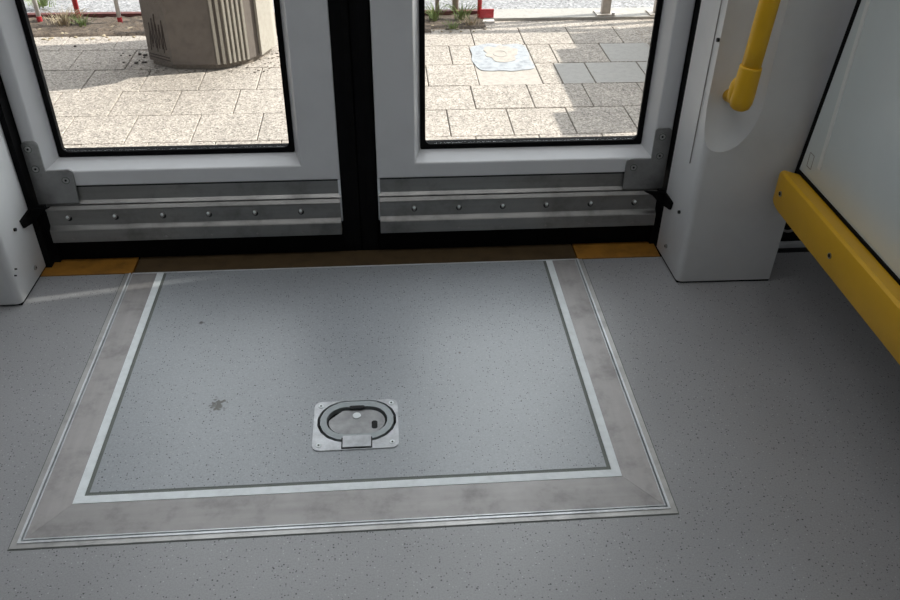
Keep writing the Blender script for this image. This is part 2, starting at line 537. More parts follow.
# ------------------------------------------------------------------ door leaves
YF = 0.060
def leaf(n, s, xo, hx, gx, rub, meet_x, lower, bolts, brk, zz):
    """xo outer x-range, hx opening at the face, gx opening at the gasket"""
    e = empty('door_%d' % n, (sum(xo) / 2, YF, 0.0),
              ('white framed door leaf on the left, litter bin seen through its window' if n == 1 else
               'white framed door leaf on the right, red rail end seen through its window'), 'door', None, 'structure')
    zt = 1.96
    bm = bmesh.new()
    def loop(x, z, y):
        return [bm.verts.new(p) for p in ((x[0], y, z[0]), (x[1], y, z[0]), (x[1], y, z[1]), (x[0], y, z[1]))]
    zb = 0.172
    L = [loop(xo, (zb, zt), 0.128), loop(xo, (zb, zt), YF), loop(hx, (0.204, 1.86), YF), loop(gx, (0.2195, 1.84), YF + 0.035), loop(gx, (0.2195, 1.84), 0.128)]
    for k in range(5):
        A, B = L[k], L[(k + 1) % 5]
        for i in range(4): bm.faces.new([A[i], A[(i + 1) % 4], B[(i + 1) % 4], B[i]])
    bmesh.ops.recalc_face_normals(bm, faces=bm.faces)
    es = [ed for ed in bm.edges if all(abs(v.co.y - YF) < 1e-5 for v in ed.verts) and len(ed.link_faces) == 2 and ed.calc_face_angle(0) > 0.3]
    bmesh.ops.bevel(bm, geom=es, offset=0.003, segments=3, affect='EDGES', profile=0.5)
    link('door_frame', bm, M['white_paint'], e)
    # gasket and pane
    bm = bmesh.new()
    o4 = rrect(gx[0] + .0002, gx[1] - .0002, 0.2197, 1.8398, 0.003)
    i4 = rrect(gx[0] + .0105, gx[1] - .0105, 0.2300, 1.8295, 0.012)
    ring_prism(bm, o4, i4, YF + 0.0325, YF + 0.0384, 'y')
    ring_prism(bm, rrect(gx[0] + .0003, gx[1] - .0003, 0.2198, 1.8397, 0.003), rrect(gx[0] + .0008, gx[1] - .0008, 0.2225, 1.837, 0.004), YF + .0427, YF + .069, 'y')
    link('window_gasket', bm, M['rubber'], e)
    prism_obj('window_pane', rrect(gx[0] + .009, gx[1] - .009, 0.2285, 1.831, 0.012), YF + 0.0385, YF + 0.0425, M['glass'], e, 'y')
    # steel kick plate, its channel, and the seal holder along the bottom
    x0, x1 = lower
    bm = bmesh.new()
    prism(bm, [(YF + .004, 0.1715), (YF + .004, 0.1385), (YF - .003, 0.1335), (YF - .003, 0.1322), (YF + .004, 0.1312), (YF + .004, 0.10), (0.095, 0.10), (0.095, 0.1715)], x0, x1, 'x')
    pl = link('kick_plate', bm, M['steel'], e)
    bbox('plate_gap', (x0, x1, YF + .002, YF + .02, 0.1690, 0.1722), M['hole'], pl)
    xs = (x1 - 0.004, x1 + 0.001) if s < 0 else (x0 - 0.001, x0 + 0.004)
    bbox('plate_edge', (*xs, YF + .0005, 0.09, 0.075, 0.1718), M['steel_bright'], pl)
    bm = bmesh.new()
    q = [(YF - .003, 0.1300), (YF - .011, 0.1250), (YF - .0115, 0.1235), (YF - .0095, 0.1222), (YF - .009, 0.1210), (YF - .009, 0.0890), (YF - .011, 0.0870), (YF - .0175, 0.0830), (YF - .019, 0.0812), (YF - .019, 0.0545), (YF - .018, 0.0535), (YF + .004, 0.0535), (YF + .004, 0.1300)]
    prism(bm, q, x0 - (0.0 if s < 0 else -0.002), x1 - (0.002 if s < 0 else 0), 'x')
    sr = link('seal_rail', bm, M['steel'], e)
    for bx in bolts:
        bm = bmesh.new()
        cyl(bm, (bx + .0004, YF - .0094, 0.1048), 0.0058, 0.0012, 'y', 20)
        blt_dark = link('bolt_hole', bm, M['hole'], sr); bm = bmesh.new()
        cyl(bm, (bx, YF - .0105, 0.1090), 0.0040, 0.003, 'y', 20)
        cyl(bm, (bx, YF - .0135, 0.1075), 0.0032, 0.006, 'y', 6)
        b = link('bolt', bm, M['grime'], sr); bm = bmesh.new()
        bmesh.ops.create_icosphere(bm, subdivisions=2, radius=0.0031, matrix=Matrix.Translation((bx, YF - .0165, 0.1115)))
        link('bolt_tip', bm, M['disc'], b)
        bm = bmesh.new(); cyl(bm, (bx + .0004, YF - .0195, 0.062), 0.0022, 0.0022, 'y', 12)
        link('rivet', bm, M['grime'], sr)
    # black rubber below and at the meeting edge
    bm = bmesh.new()
    box(bm, min(x0, xo[0]) , max(x1, xo[1]), YF + .006, 0.095, -0.055, 0.099)
    link('bottom_seal', bm, M['rubber'], e)
    bm = bmesh.new()
    a, b = rub
    prof = [(a, YF + .004), (a, 0.10), (b, 0.10), (b, YF + .010), (b - (b - a) * .12, YF + .003), (b - (b - a) * .6, YF - .001)]
    if s < 0:
        prof = [(a, YF + .004), (a + (b - a) * .6, YF - .001), (b - (b - a) * .1, YF + .003), (b, YF + .010), (b, 0.10), (a, 0.10)]
    prism(bm, prof, -0.055, zt, 'z')
    link('meeting_seal', bm, M['rubber'], e)
    # corner bracket
    m = -s
    bx = lambda v: v * 1.0
    o = prism_obj('corner_bracket', brk, YF - 0.0045, YF - 0.0002, M['steel_bracket'], e, 'y', 0.0012, 2)
    for (px, pz) in zz:
        bm = bmesh.new()
        cyl(bm, (px, YF - .0052, pz), 0.0078, 0.0014, 'y', 24)
        sc = link('screw', bm, M['screw'], o)
        bm = bmesh.new(); cyl(bm, (px, YF - .0062, pz), 0.0022, 0.0014, 'y', 8)
        link('screw_socket', bm, M['hole'], sc)
        bm = bmesh.new()
        ring_prism(bm, [(px + .0078 * math.cos(t * .2618), pz + .0078 * math.sin(t * .2618)) for t in range(24)],
                   [(px + .0062 * math.cos(t * .2618), pz + .0062 * math.sin(t * .2618)) for t in range(24)], YF - .0064, YF - .0058, 'y')
        link('screw_rim', bm, M['sealant'], sc)
    return e

def arc(cx, cz, r, a0, a1, n=5):
    return [(cx + r * math.cos(math.radians(a0 + (a1 - a0) * k / n)), cz + r * math.sin(math.radians(a0 + (a1 - a0) * k / n))) for k in range(n + 1)]
def bracket(s):
    # outer edge, top, inner corner, foot (mirrored by s)
    if s < 0:
        p = [(-0.6285, 0.136)] + [(-0.6285, 0.262)] + arc(-0.6205, 0.262, 0.008, 180, 90) + arc(-0.606, 0.262, 0.008, 90, 0) + [(-0.598, 0.208)] + arc(-0.555, 0.202, 0.008, 90, 0) + [(-0.547, 0.196), (-0.550, 0.137)]
    else:
        p = [(0.644, 0.135), (0.644, 0.262)] + arc(0.636, 0.262, 0.008, 0, 90) + arc(0.618, 0.262, 0.008, 90, 180) + [(0.610, 0.203)] + arc(0.567, 0.196, 0.008, 90, 180) + [(0.559, 0.19), (0.559, 0.136)]
    out = []
    for q in p:
        if not out or (abs(out[-1][0] - q[0]) + abs(out[-1][1] - q[1])) > 1e-4: out.append(q)
    return out

leaf(1, -1, (-0.6285, -0.028), (-0.603, -0.104), (-0.579, -0.1165), (-0.0278, 0.0098), 0, (-0.6165, -0.029),
     [-0.576, -0.484, -0.390, -0.298, -0.205, -0.112], bracket(-1), [(-0.617, 0.256), (-0.614, 0.214), (-0.563, 0.188)])
leaf(2, 1, (0.047, 0.6460), (0.124, 0.612), (0.1368, 0.596), (0.0102, 0.0468), 0, (0.048, 0.6345),
     [0.121, 0.214, 0.306, 0.398, 0.492, 0.586], bracket(1), [(0.625, 0.253), (0.626, 0.211), (0.575, 0.186)])

# ------------------------------------------------------------------ threshold strips
for x0, x1, mt, lab in ((-0.6450, -0.4610, M['orange'], 'short bright orange threshold strip at the left pillar'),
                        (-0.4570, 0.4630, M['orange_worn'], 'long worn brown-orange threshold strip between ramp and doors'),
                        (0.4660, 0.6450, M['orange'], 'short bright orange threshold strip at the right pillar')):
    e = bbox('threshold_strip', (x0, x1, 0.0005, 0.0600, -0.061, 0.0015), mt, None, 0.0012, 2)
    tag(e, lab, 'threshold', 'orange strips along the doorway')

# ------------------------------------------------------------------ ramp surround
e = empty('ramp_surround', (0, -0.35, 0), 'thin bright aluminium frame let into the floor around the folding ramp', 'frame')
def u_ring(x_out, x_in, y_out, y_in, yb, z0, z1):
    return [(-x_out, yb), (-x_out, y_out), (x_out, y_out), (x_out, yb), (x_in, yb), (x_in, y_in), (-x_in, y_in), (-x_in, yb)]
prism_obj('outer_flange', u_ring(0.4748, 0.4665, -0.6898, -0.6815, -0.001, 0, 0), -0.02, 0.0014, M['surround'], e, 'z', 0.0006, 1)
prism_obj('edge_sealant', u_ring(0.4764, 0.4750, -0.6914, -0.6900, -0.001, 0, 0), 0.0001, 0.0007, M['sealant'], e)
prism_obj('inner_lip', u_ring(0.4664, 0.4628, -0.6814, -0.6780, -0.001, 0, 0), -0.02, 0.0026, M['steel_bright'], e, 'z', 0.0006, 1)

# ------------------------------------------------------------------ folding ramp
R_ = empty('folding_ramp', (0, -0.34, 0), 'grey speckled floor ramp plate with white line border and pull latch', 'ramp')
zt = 0.0015
XB = 0.3965
LT = dict(cx=0.002, cy=-0.4745, w=0.138, h=0.113)
bm = bmesh.new()
lx0, lx1, ly0, ly1 = LT['cx'] - .066, LT['cx'] + .066, LT['cy'] - .0535, LT['cy'] + .0535
slab_with_hole(bm, [-XB + .006, lx0, lx1, XB - .006], [-0.5930, ly0, ly1, -0.0040], -0.018, zt, lambda i, j: i == 1 and j == 1)
link('ramp_board', bm, M['vinyl_ramp'], R_)
prism_obj('sealant_bead', u_ring(XB, XB - .0058, -0.5990, -0.5932, -0.004, 0, 0), -0.018, zt - 0.0004, M['sealant'], R_)
tag(prism_obj('white_line', u_ring(XB + .0135, XB + .0002, -0.6135, -0.5992, -0.004, 0, 0), -0.018, zt + 0.0004, M['line'], R_), 'pale line along three sides')
xi, xe, yi, ye = XB + .0137, 0.4585, -0.6137, -0.6735
prism_obj('border_plate', [(-xi, -0.004), (-xe, -0.004), (-xe, ye), (-xi, yi)], -0.018, zt, M['border_y'], R_)
prism_obj('border_plate', [(xi, -0.004), (xe, -0.004), (xe, ye), (xi, yi)], -0.018, zt, M['border_y'], R_)
prism_obj('border_plate', [(-xi, yi - .0004), (-xe + .0004, ye), (xe - .0004, ye), (xi, yi - .0004)], -0.018, zt, M['border_x'], R_)
prism_obj('edge_trim', u_ring(0.4602, 0.4587, -0.6752, -0.6737, -0.004, 0, 0), -0.018, zt + 0.0008, M['steel_bright'], R_)
bbox('rear_edge', (-0.4602, 0.4630, -0.0038, -0.0008, -0.018, zt + 0.0008), M['steel_bright'], R_)
# latch
cx, cy = LT['cx'], LT['cy']
lt = None
bm = bmesh.new()
N6 = 8
def stadium(cx, cy, w, h, k=9):
    r = h / 2
    out = []
    for c, a in ((cx + w / 2 - r, -90), (cx - w / 2 + r, 90)):
        for i in range(k + 1):
            t = math.radians(a + 180 * i / k)
            out.append((c + r * math.cos(t), cy + r * math.sin(t)))
    return out
def resample(pts, n, start_ang_c):
    """same number of points by angle round centre c"""
    c = start_ang_c
    out = []
    m = len(pts)
    for k in range(n):
        a = 2 * math.pi * k / n
        d = (math.cos(a), math.sin(a))
        best = None
        for i in range(m):
            p, q = pts[i], pts[(i + 1) % m]
            ex, ey = q[0] - p[0], q[1] - p[1]
            den = d[0] * ey - d[1] * ex
            if abs(den) < 1e-12: continue
            t = ((p[0] - c[0]) * ey - (p[1] - c[1]) * ex) / den
            u = ((p[0] - c[0]) * d[1] - (p[1] - c[1]) * d[0]) / den
            if t > 0 and -1e-6 <= u <= 1 + 1e-6 and (best is None or t > best): best = t
        out.append((c[0] + d[0] * best, c[1] + d[1] * best))
    return out
rc = (0.0035, -0.4660)
NP = 96
plate_out = resample(rrect(cx - .069, cx + .069, cy - .0565, cy + .0565, 0.012), NP, rc)
gap_out = resample(stadium(rc[0], rc[1], 0.130, 0.098), NP, rc)
gap_out = [(p[0], min(p[1], 9)) for p in gap_out]
ring_prism(bm, plate_out, gap_out, -0.012, 0.0032)
es = [ed for ed in bm.edges if all(v.co.z > 0.003 for v in ed.verts) and ed.calc_face_angle(0) > 0.5]
bmesh.ops.bevel(bm, geom=es, offset=0.0013, segments=2, affect='EDGES', profile=0.5)
lt = link('latch_plate', bm, M['steel_plate'], R_)
bm = bmesh.new()
prism(bm, resample(stadium(rc[0], rc[1], 0.1298, 0.0978), NP, rc), -0.013, -0.0080)
link('latch_cup_rim', bm, M['hole'], lt)
# cast insert in the middle with slot and hole
bm = bmesh.new()
ins = stadium(rc[0], rc[1], 0.092, 0.055, 16)
ins = [p for p in ins if not (p[0] < -0.022 and p[1] > rc[1] + 0.008)]
prism(bm, ins, -0.0079, 0.0002)
bevel_all(bm, 0.0012, 2)
link('latch_insert', bm, M['latch_cast'], lt)
prism_obj('key_slot', rrect(0.0275, 0.0370, -0.4835, -0.4655, 0.0035, 4), -0.003, 0.0006, M['hole'], lt)
bm = bmesh.new(); cyl(bm, (0.0030, -0.4520, 0.0006), 0.0068, 0.0016, 'z', 28)
link('pivot_disc', bm, M['disc'], lt)
bm = bmesh.new(); cyl(bm, (-0.0330, -0.4560, -0.0062), 0.0055, 0.004, 'z', 20, 0.004)
link('inner_screw', bm, M['screw'], lt)
# pull ring with hinge block
bm = bmesh.new()
ring_prism(bm, resample(stadium(rc[0], rc[1] + .001, 0.121, 0.090), NP, rc), resample(stadium(rc[0], rc[1] + .001, 0.100, 0.064), NP, rc), -0.006, 0.0034)
bevel_all(bm, 0.0018, 3, 0.8)
link('pull_ring', bm, M['ring'], lt)
bbox('hinge_block', (-0.0185, 0.0265, -0.5275, -0.5025, -0.004, 0.0052), M['steel_plate'], lt, 0.0015, 2)
bbox('hinge_shadow_gap', (-0.0205, 0.0285, -0.5295, -0.5050, -0.004, 0.0036), M['hole'], lt)
bm = bmesh.new()
prism(bm, stadium(0.0035, -0.4345, 0.026, 0.007), 0.0030, 0.0040)
link('finger_notch', bm, M['hole'], lt)
for (sx, sy) in ((-0.0565, -0.4285), (0.0605, -0.4275), (-0.0565, -0.5195), (0.0605, -0.5190)):
    bm = bmesh.new(); cyl(bm, (sx, sy, 0.0034), 0.0046, 0.0010, 'z', 20)
    sc = link('screw', bm, M['disc'], lt)
    bm = bmesh.new(); cyl(bm, (sx, sy, 0.0041), 0.0016, 0.0006, 'z', 6)
    link('screw_socket', bm, M['hole'], sc)

# ------------------------------------------------------------------ yellow hand rail by the right pillar
e = empty('handrail', (0.678, -0.145, 0.38), 'yellow tubular handrail in the recess of the right pillar', 'handrail')
def rail_at(z):
    t = (z - 0.40)
    return Vector((0.6800 + 0.066 * t - 0.03 * t * t, -0.145, z))
bm = bmesh.new()
zs = [0.45 + 0.05 * k for k in range(20)]
path = [rail_at(z) for z in zs] + [rail_at(1.40) + Vector((0.0, 0.02, 0.05)), rail_at(1.40) + Vector((0, 0.05, 0.075))]
tube(bm, path, 0.0163, 28)
link('rail_tube', bm, M['yellow'], e, True)
bm = bmesh.new()
rr = [(0.3925, 0.004), (0.3945, 0.011), (0.399, 0.0165), (0.408, 0.0195), (0.420, 0.0202), (0.468, 0.0188), (0.4710, 0.0182), (0.4715, 0.0166)]
tube(bm, [rail_at(z) for z, r in rr], [r for z, r in rr], 28)
link('end_sleeve', bm, M['yellow'], e, True)
bm = bmesh.new()
a = rail_at(0.440)
tube(bm, [a + Vector((0.0, 0, -.018)), a + Vector((0.003, 0.03, -0.034)), a + Vector((0.005, 0.055, -0.046)), a + Vector((0.005, 0.0700, -0.048))], [0.010, 0.010, 0.011, 0.012], 24)
link('wall_mount', bm, M['yellow'], e, True)
bm = bmesh.new()
bmesh.ops.create_uvsphere(bm, u_segments=20, v_segments=12, radius=0.014, matrix=Matrix.Translation(a + Vector((-0.0110, 0.008, -0.016))) @ Matrix.Diagonal((0.95, 1, 1.9, 1)))
link('clamp_boss', bm, M['yellow'], e, True)

# ------------------------------------------------------------------ draught screen with yellow bumper rail
e = empty('draught_screen', (0.86, -0.8, 0), 'pale grey-green draught screen right of the doors with yellow bottom rail', 'partition')
def edge_y(z): return -0.108 - (z - 0.25) * 0.135
prism_obj('screen_panel', [(-1.45, 0.235), (edge_y(.235) - .010, 0.235), (edge_y(1.75) - .010, 1.75), (-1.45, 1.75)], 0.834, 0.850, M['panel'], e, 'x', 0.001, 1)
prism_obj('panel_seal', [(edge_y(.235) - .0098, 0.235), (edge_y(.235), 0.235), (edge_y(1.75), 1.75), (edge_y(1.75) - .0098, 1.75)], 0.8325, 0.851, M['rubber'], e, 'x')
bm = bmesh.new()
prism(bm, [(-0.1885, 0.300), (-0.1815, 0.300), (-0.319, 1.74), (-0.326, 1.74)] if False else [(-0.190, 0.295), (-0.180, 0.295), (-0.180, 1.0), (-0.190, 1.0)], 0.8322, 0.8342, 'x')
bevel_all(bm, 0.0006, 1)
link('edge_bead', bm, M['panel_edge'], e)
bm = bmesh.new()
o_ = rrect(-0.158, -0.141, 0.280, 0.308, 0.002, 3); i_ = rrect(-0.157, -0.142, 0.281, 0.307, 0.0015, 3)
L_ = [[bm.verts.new((x_, p[0], p[1])) for p in q_] for q_, x_ in ((o_, .8335), (o_, .8342), (i_, .8342), (i_, .8335))]
for k in range(4):
    for m_ in range(len(o_)): bm.faces.new([L_[k][m_], L_[k][(m_ + 1) % len(o_)], L_[(k + 1) % 4][(m_ + 1) % len(o_)], L_[(k + 1) % 4][m_]])
link('glass_stamp', bm, M['grime'], e)
bm = bmesh.new()
q = [(0.850, 0.199), (0.793, 0.199), (0.7875, 0.2015), (0.785, 0.207), (0.785, 0.264), (0.7865, 0.2695), (0.792, 0.2725), (0.826, 0.2600), (0.8335, 0.2570), (0.850, 0.2570)]
A = [bm.verts.new((p[0], -1.45, p[1])) for p in q]
n_ = len(q)
# left end is rounded off in plan and in elevation
rings = [A]
for y, k in ((-0.175, 0.0), (-0.155, 0.003), (-0.143, 0.008), (-0.135, 0.015), (-0.131, 0.024)):
    cz = 0.235
    rings.append([bm.verts.new((min(0.850, p[0] + k * 0.3 * (1 if p[0] < 0.83 else 0)), y, cz + (p[1] - cz) * (1 - k * 18 * 0.6 * (0.55)))) for p in q])
for a_, b_ in zip(rings, rings[1:]):
    for k in range(n_): bm.faces.new([a_[k], a_[(k + 1) % n_], b_[(k + 1) % n_], b_[k]])
bm.faces.new(rings[0][::-1]); bm.faces.new(rings[-1])
br = link('bumper_rail', bm, M['yellow_rail'], e)
for p in br.data.polygons: p.use_smooth = True
br.data.set_sharp_from_angle(angle=math.radians(32))
bbox('rail_seal', (0.8295, 0.8342, -1.45, -0.117, 0.2570, 0.2630), M['rubber'], e)
for (y, z) in ((-0.166, 0.237), (-0.372, 0.234), (-0.62, 0.234), (-0.9, 0.234)):
    bm = bmesh.new(); cyl(bm, (0.785, y, z), 0.0050, 0.003, 'x', 18)
    sc = link('screw', bm, M['screw'], br)
    bm = bmesh.new(); cyl(bm, (0.7834, y, z + 0.0005), 0.0034, 0.0012, 'x', 10)
    link('screw_socket', bm, M['hole'], sc)
bbox('support_post', (0.8502, 0.880, -1.45, -1.41, 0.0, 1.75), M['steel'], e, 0.003, 2)
bbox('top_rail', (0.830, 0.855, -1.45, -0.32, 1.75, 1.78), M['steel'], e, 0.003, 2)

# heater grille low on the wall beside the pillar
e = empty('floor_heater', (1.1, 0.05, 0), 'dark floor heater box with round outlet behind the yellow rail', 'heater')
bm = bmesh.new(); box(bm, 0.847, 1.5, 0.036, 0.0745, 0.0, 0.24); bevel_all(bm, 0.003, 2)
link('housing', bm, M['rubber'], e)
bbox('foot_strip', (0.847, 1.5, 0.018, 0.0300, 0.0, 0.010), M['steel_bright'], e, 0.002, 2)
for k in range(4):
    bm = bmesh.new()
    c = (0.934 + k * 0.1, 0.051)
    ring_prism(bm, [(c[0] + .020 * math.cos(t * .2618), c[1] + .020 * math.sin(t * .2618)) for t in range(24)],
               [(c[0] + .016 * math.cos(t * .2618), c[1] + .016 * math.sin(t * .2618)) for t in range(24)], 0.031, 0.037, 'y')
    link('outlet_rim', bm, M['grime'], e)

# ------------------------------------------------------------------ outside: pavement
bm = bmesh.new()
box(bm, -5, 5, 0.17, 2.49, G - 0.2, G - 0.009)
tag(link('ground', bm, M['joint']), kind='structure')
bm = bmesh.new()
rowy = [1.285 + 0.2400 * k for k in range(-4, 5)] + [2.489]
offx = {0: 0.415 + .1, 1: 0.301, 2: 0.415, 3: 0.932, 4: 1.049}
for r in range(len(rowy) - 1):
    k = r - 4
    y0, y1 = rowy[r], rowy[r + 1]
    o0 = {0: 0.301, 1: 0.415, 2: 0.932, 3: 1.049, 4: 0.94}.get(k, random.random() * .2)
    i0 = int((-4.5 - o0) / 0.228)
    for i in range(i0, int((4.5 - o0) / 0.228)):
        x0 = o0 + i * 0.228; x1 = x0 + 0.228
        grey = (k == 3 and abs(x0 - 1.049) < .03) or (k == 2 and 0.9 < x0 < 1.3)
        if k in (2, 3) and x0 < 0.715 and x1 > 0.455:      # cement patch
            if x0 < 0.445:
                box(bm, x0 + .0016, .4534, y0 + .0016, y1 - .0016, G - .05, G)
            if x1 < 0.725: continue
            x0 = 0.715
        if k == 2 and abs(x1 - 0.932) < .01:
            v, fs = box(bm, max(x0, .715) + .0015, 0.797 - .0015, y0 + .0015, y1 - .0015, G - .05, G)
            x0 = 0.797; grey = True
        dz = random.uniform(-.0012, .0012)
        box(bm, x0 + .0016, x1 - .0016, y0 + .0016, y1 - .0016, G - .05, G + dz, 1 if grey else 0)
es = [ed for ed in bm.edges if all(v.co.z > G - .01 for v in ed.verts)]
bmesh.ops.bevel(bm, geom=es, offset=0.0022, segments=1, affect='EDGES')
pv = link('floor_pavement', bm, [M['slab'], M['slab_grey']])
tag(pv, kind='structure')
# cement patch with irregular outline
def blob(cx, cy, rx, ry, n, wob, sq=3.0, seed=0):
    out = []
    for k in range(n):
        t = 2 * math.pi * k / n
        c, s_ = math.cos(t), math.sin(t)
        m_ = (abs(c) ** sq + abs(s_) ** sq) ** (-1 / sq)
        w = 1 + wob * noise.noise(Vector((c * 2.2 + seed, s_ * 2.2, seed * 1.7)))
        out.append((cx + rx * c * m_ * w, cy + ry * s_ * m_ * w))
    return out
e = empty('cement_patch', (0.58, 2.11, G), 'bluish cement patch in the pavement with a pale round middle', 'patch')
prism_obj('patch_base', [(0.457, 1.767), (0.713, 1.767), (0.713, 2.243), (0.457, 2.243)], G - .05, G - .001, M['patch_white'], e)
prism_obj('blue_cement', blob(0.583, 2.085, 0.128, 0.165, 60, 0.10, 5, 3), G - .02, G + .002, M['patch'], e)
prism_obj('pale_cement', blob(0.585, 2.13, 0.075, 0.095, 50, 0.35, 2.4, 8), G - .01, G + .0035, M['patch_white'], e)
bm = bmesh.new()
ring_prism(bm, [(0.583 + .032 * math.cos(t * .2618), 2.12 + .040 * math.sin(t * .2618)) for t in range(24)],
           [(0.583 + .027 * math.cos(t * .2618), 2.12 + .035 * math.sin(t * .2618)) for t in range(24)], G, G + .0045)
link('cap_ring', bm, M['kerb'], e)

# kerb, soil strip, road beyond
bm = bmesh.new()
def lumpy(bm, x0, x1, y0, y1, nx, ny, z, amp, seed):
    g = [[bm.verts.new((x0 + (x1 - x0) * i / nx, y0 + (y1 - y0) * j / ny, (G - .003) if j == 0 else z + amp * (noise.noise(Vector((i * .45 + seed, j * .6, seed))) + .5 * noise.noise(Vector((i * 1.3, j * 1.7 + seed, 2))))))
          for j in range(ny + 1)] for i in range(nx + 1)]
    for i in range(nx):
        for j in range(ny): bm.faces.new([g[i][j], g[i + 1][j], g[i + 1][j + 1], g[i][j + 1]])
    b = [bm.verts.new(p) for p in ((x0, y0, z - .08), (x1, y0, z - .08), (x1, y1, z - .08), (x0, y1, z - .08))]
    bm.faces.new(b)
lumpy(bm, -4.5, 0.30, 2.425, 2.745, 240, 20, G + .007, 0.012, 4)
lumpy(bm, 0.3005, 0.56, 2.470, 2.745, 16, 14, G + .006, 0.010, 9)
tag(link('floor_soil_strip', bm, M['soil'], None, True), kind='structure')
bm = bmesh.new()
box(bm, 0.565, 4.5, 2.4935, 2.599, G - .08, G - .003)
tag(link('floor_edging', bm, M['slab']), kind='structure')
bm = bmesh.new()
box(bm, 0.565, 4.5, 2.60, 2.745, G - .08, G + .010)
bevel_all(bm, .003, 2)
tag(link('trim_3', bm, M['kerb']), kind='structure')
bm = bmesh.new()
box(bm, -5, 5, 2.75, 9, G - .2, G - .012)
tag(link('floor_road', bm, M['asphalt']), kind='structure')

# weeds, dry stalks and crumbs
def tuft(name, cx, cy, n, h, mat, spread, label, cat='weed', group=None):
    bm = bmesh.new()
    for k in range(n):
        a = random.uniform(0, 6.283); r = random.uniform(0, spread)
        bx, by = cx + r * math.cos(a), cy + r * math.sin(a) * .6
        hh = h * random.uniform(.5, 1.1); lean = random.uniform(.2, .9)
        d = Vector((math.cos(a), math.sin(a), 0)); sd = Vector((-d.y, d.x, 0)) * random.uniform(.0015, .004)
        prev = None
        for j in range(5):
            t = j / 4
            p = Vector((bx, by, G + .004)) + d * hh * lean * t * t + Vector((0, 0, hh * t * (1 - .35 * t * lean)))
            w = sd * (1 - t * .9)
            cur = (bm.verts.new(p - w), bm.verts.new(p + w), bm.verts.new(p + Vector((0, 0, .0015)) ))
            if prev:
                bm.faces.new([prev[0], prev[1], cur[1], cur[0]])
                bm.faces.new([prev[1], prev[2], cur[2], cur[1]])
                bm.faces.new([prev[2], prev[0], cur[0], cur[2]])
            prev = cur
    o = link(name, bm, mat)
    return tag(o, label, cat, group)
tuft('dry_weed', -1.41, 2.60, 90, 0.085, M['straw'], 0.085, 'heap of dry stalks on the soil behind the left door leaf')
tuft('green_weed', -1.32, 2.585, 40, 0.06, M['leaf'], 0.05, 'small green weed right of the dry stalk heap')
tuft('green_weed', -1.60, 2.90, 90, 0.07, M['leaf'], 0.07, 'green grass on the road edge behind the leftmost white bar')
tuft('green_weed', 0.325, 2.60, 50, 0.09, M['leaf'], 0.035, 'green weed around the grey bar behind the right door leaf')
tuft('green_weed', 0.455, 2.60, 60, 0.10, M['leaf'], 0.04, 'green weed around the brown bar behind the right door leaf')
tuft('green_weed', 0.40, 2.47, 30, 0.045, M['leaf'], 0.03, 'low green weed on the paving in front of the soil strip')
tuft('dry_weed', 0.49, 2.52, 40, 0.05, M['straw'], 0.06, 'dry stalks on the soil near the red rail end')
def crumbs(name, spots, size, mat, label):
    bm = bmesh.new()
    for (x, y) in spots:
        s = size * random.uniform(.5, 1.3)
        bmesh.ops.create_icosphere(bm, subdivisions=1, radius=s, matrix=Matrix.Translation((x, y, G + s * .3)) @ Matrix.Rotation(random.uniform(0, 3), 4, 'Z') @ Matrix.Diagonal((random.uniform(.8, 1.8), 1, .5, 1)))
    o = link(name, bm, mat)
    return tag(o, label, 'litter', None, 'stuff')
crumbs('dirt_crumbs', [(-0.95 + random.gauss(0, .05), 2.12 + random.gauss(0, .05)) for _ in range(18)] + [(-1.28, 2.3), (-1.05, 2.2), (-1.2, 2.05)], .007, M['crumb'], 'dark crumbs on the shaded slabs left of the litter bin')
crumbs('pale_leaves', [(random.uniform(-1.55, -1.0), random.uniform(2.38, 2.60)) for _ in range(46)] + [(random.uniform(0.28, 0.55), random.uniform(2.42, 2.62)) for _ in range(24)], .008, M['straw'], 'pale dry leaf bits scattered along the soil strip')
crumbs('small_stones', [(random.uniform(-1.8, 0.56), random.uniform(2.47, 2.72)) for _ in range(320)], .007, M['joint'], 'small stones lying on the soil strip')
crumbs('grit', [(-0.62 + random.uniform(-.32, .3), 1.97 + random.uniform(-.03, .06) + .0) for _ in range(60)] + [(-0.40 + random.uniform(-.1, .12), 2.12 + random.uniform(-.08, .12)) for _ in range(60)], .004, M['joint'], 'brown grit along the foot of the litter bin')

# ------------------------------------------------------------------ fence of thin bars (red and white)
def fence(xs, label, x0, x1, yr, plate=False):
    e = empty('barrier_fence', ((x0 + x1) / 2, yr, G), label, 'fence', 'red and white barrier fences')
    prism_obj('bottom_rail', [(yr, G), (yr + .03, G), (yr + .03, G + .022), (yr, G + .022)], x0, x1, M['rust'], e, 'x', .002, 1)
    prism_obj('top_rail', [(yr - .03, .62), (yr + .01, .62), (yr + .01, .66), (yr - .03, .66)], x0, x1, M['red'], e, 'x', .003, 1)
    for (x, y, r, c1, foot) in xs:
        bm = bmesh.new()
        tube(bm, [(x, y, G - .01), (x, y, G + .3), (x, yr - .01, .64)], r, 14)
        p = link('post', bm, M[c1], e, True)
        if c1 != 'red': tag(p, {'white_post': 'white painted bar', 'galv': 'bare metal bar'}[c1])
        if foot:
            bm = bmesh.new(); tube(bm, [(x, y, G - .005), (x, y, G + .03)], r + .0012, 14)
            link('post_foot', bm, M['red'], p)
    if plate:
        bbox('end_plate', (0.545, 0.612, yr - .075, yr - .068, G + .002, G + .052), M['red'], e, .001, 1)
        bbox('plate_foot', (0.545, 0.612, yr - .115, yr - .0752, G - .006, G + .006), M['white_post'], e, .001, 1)
    return e
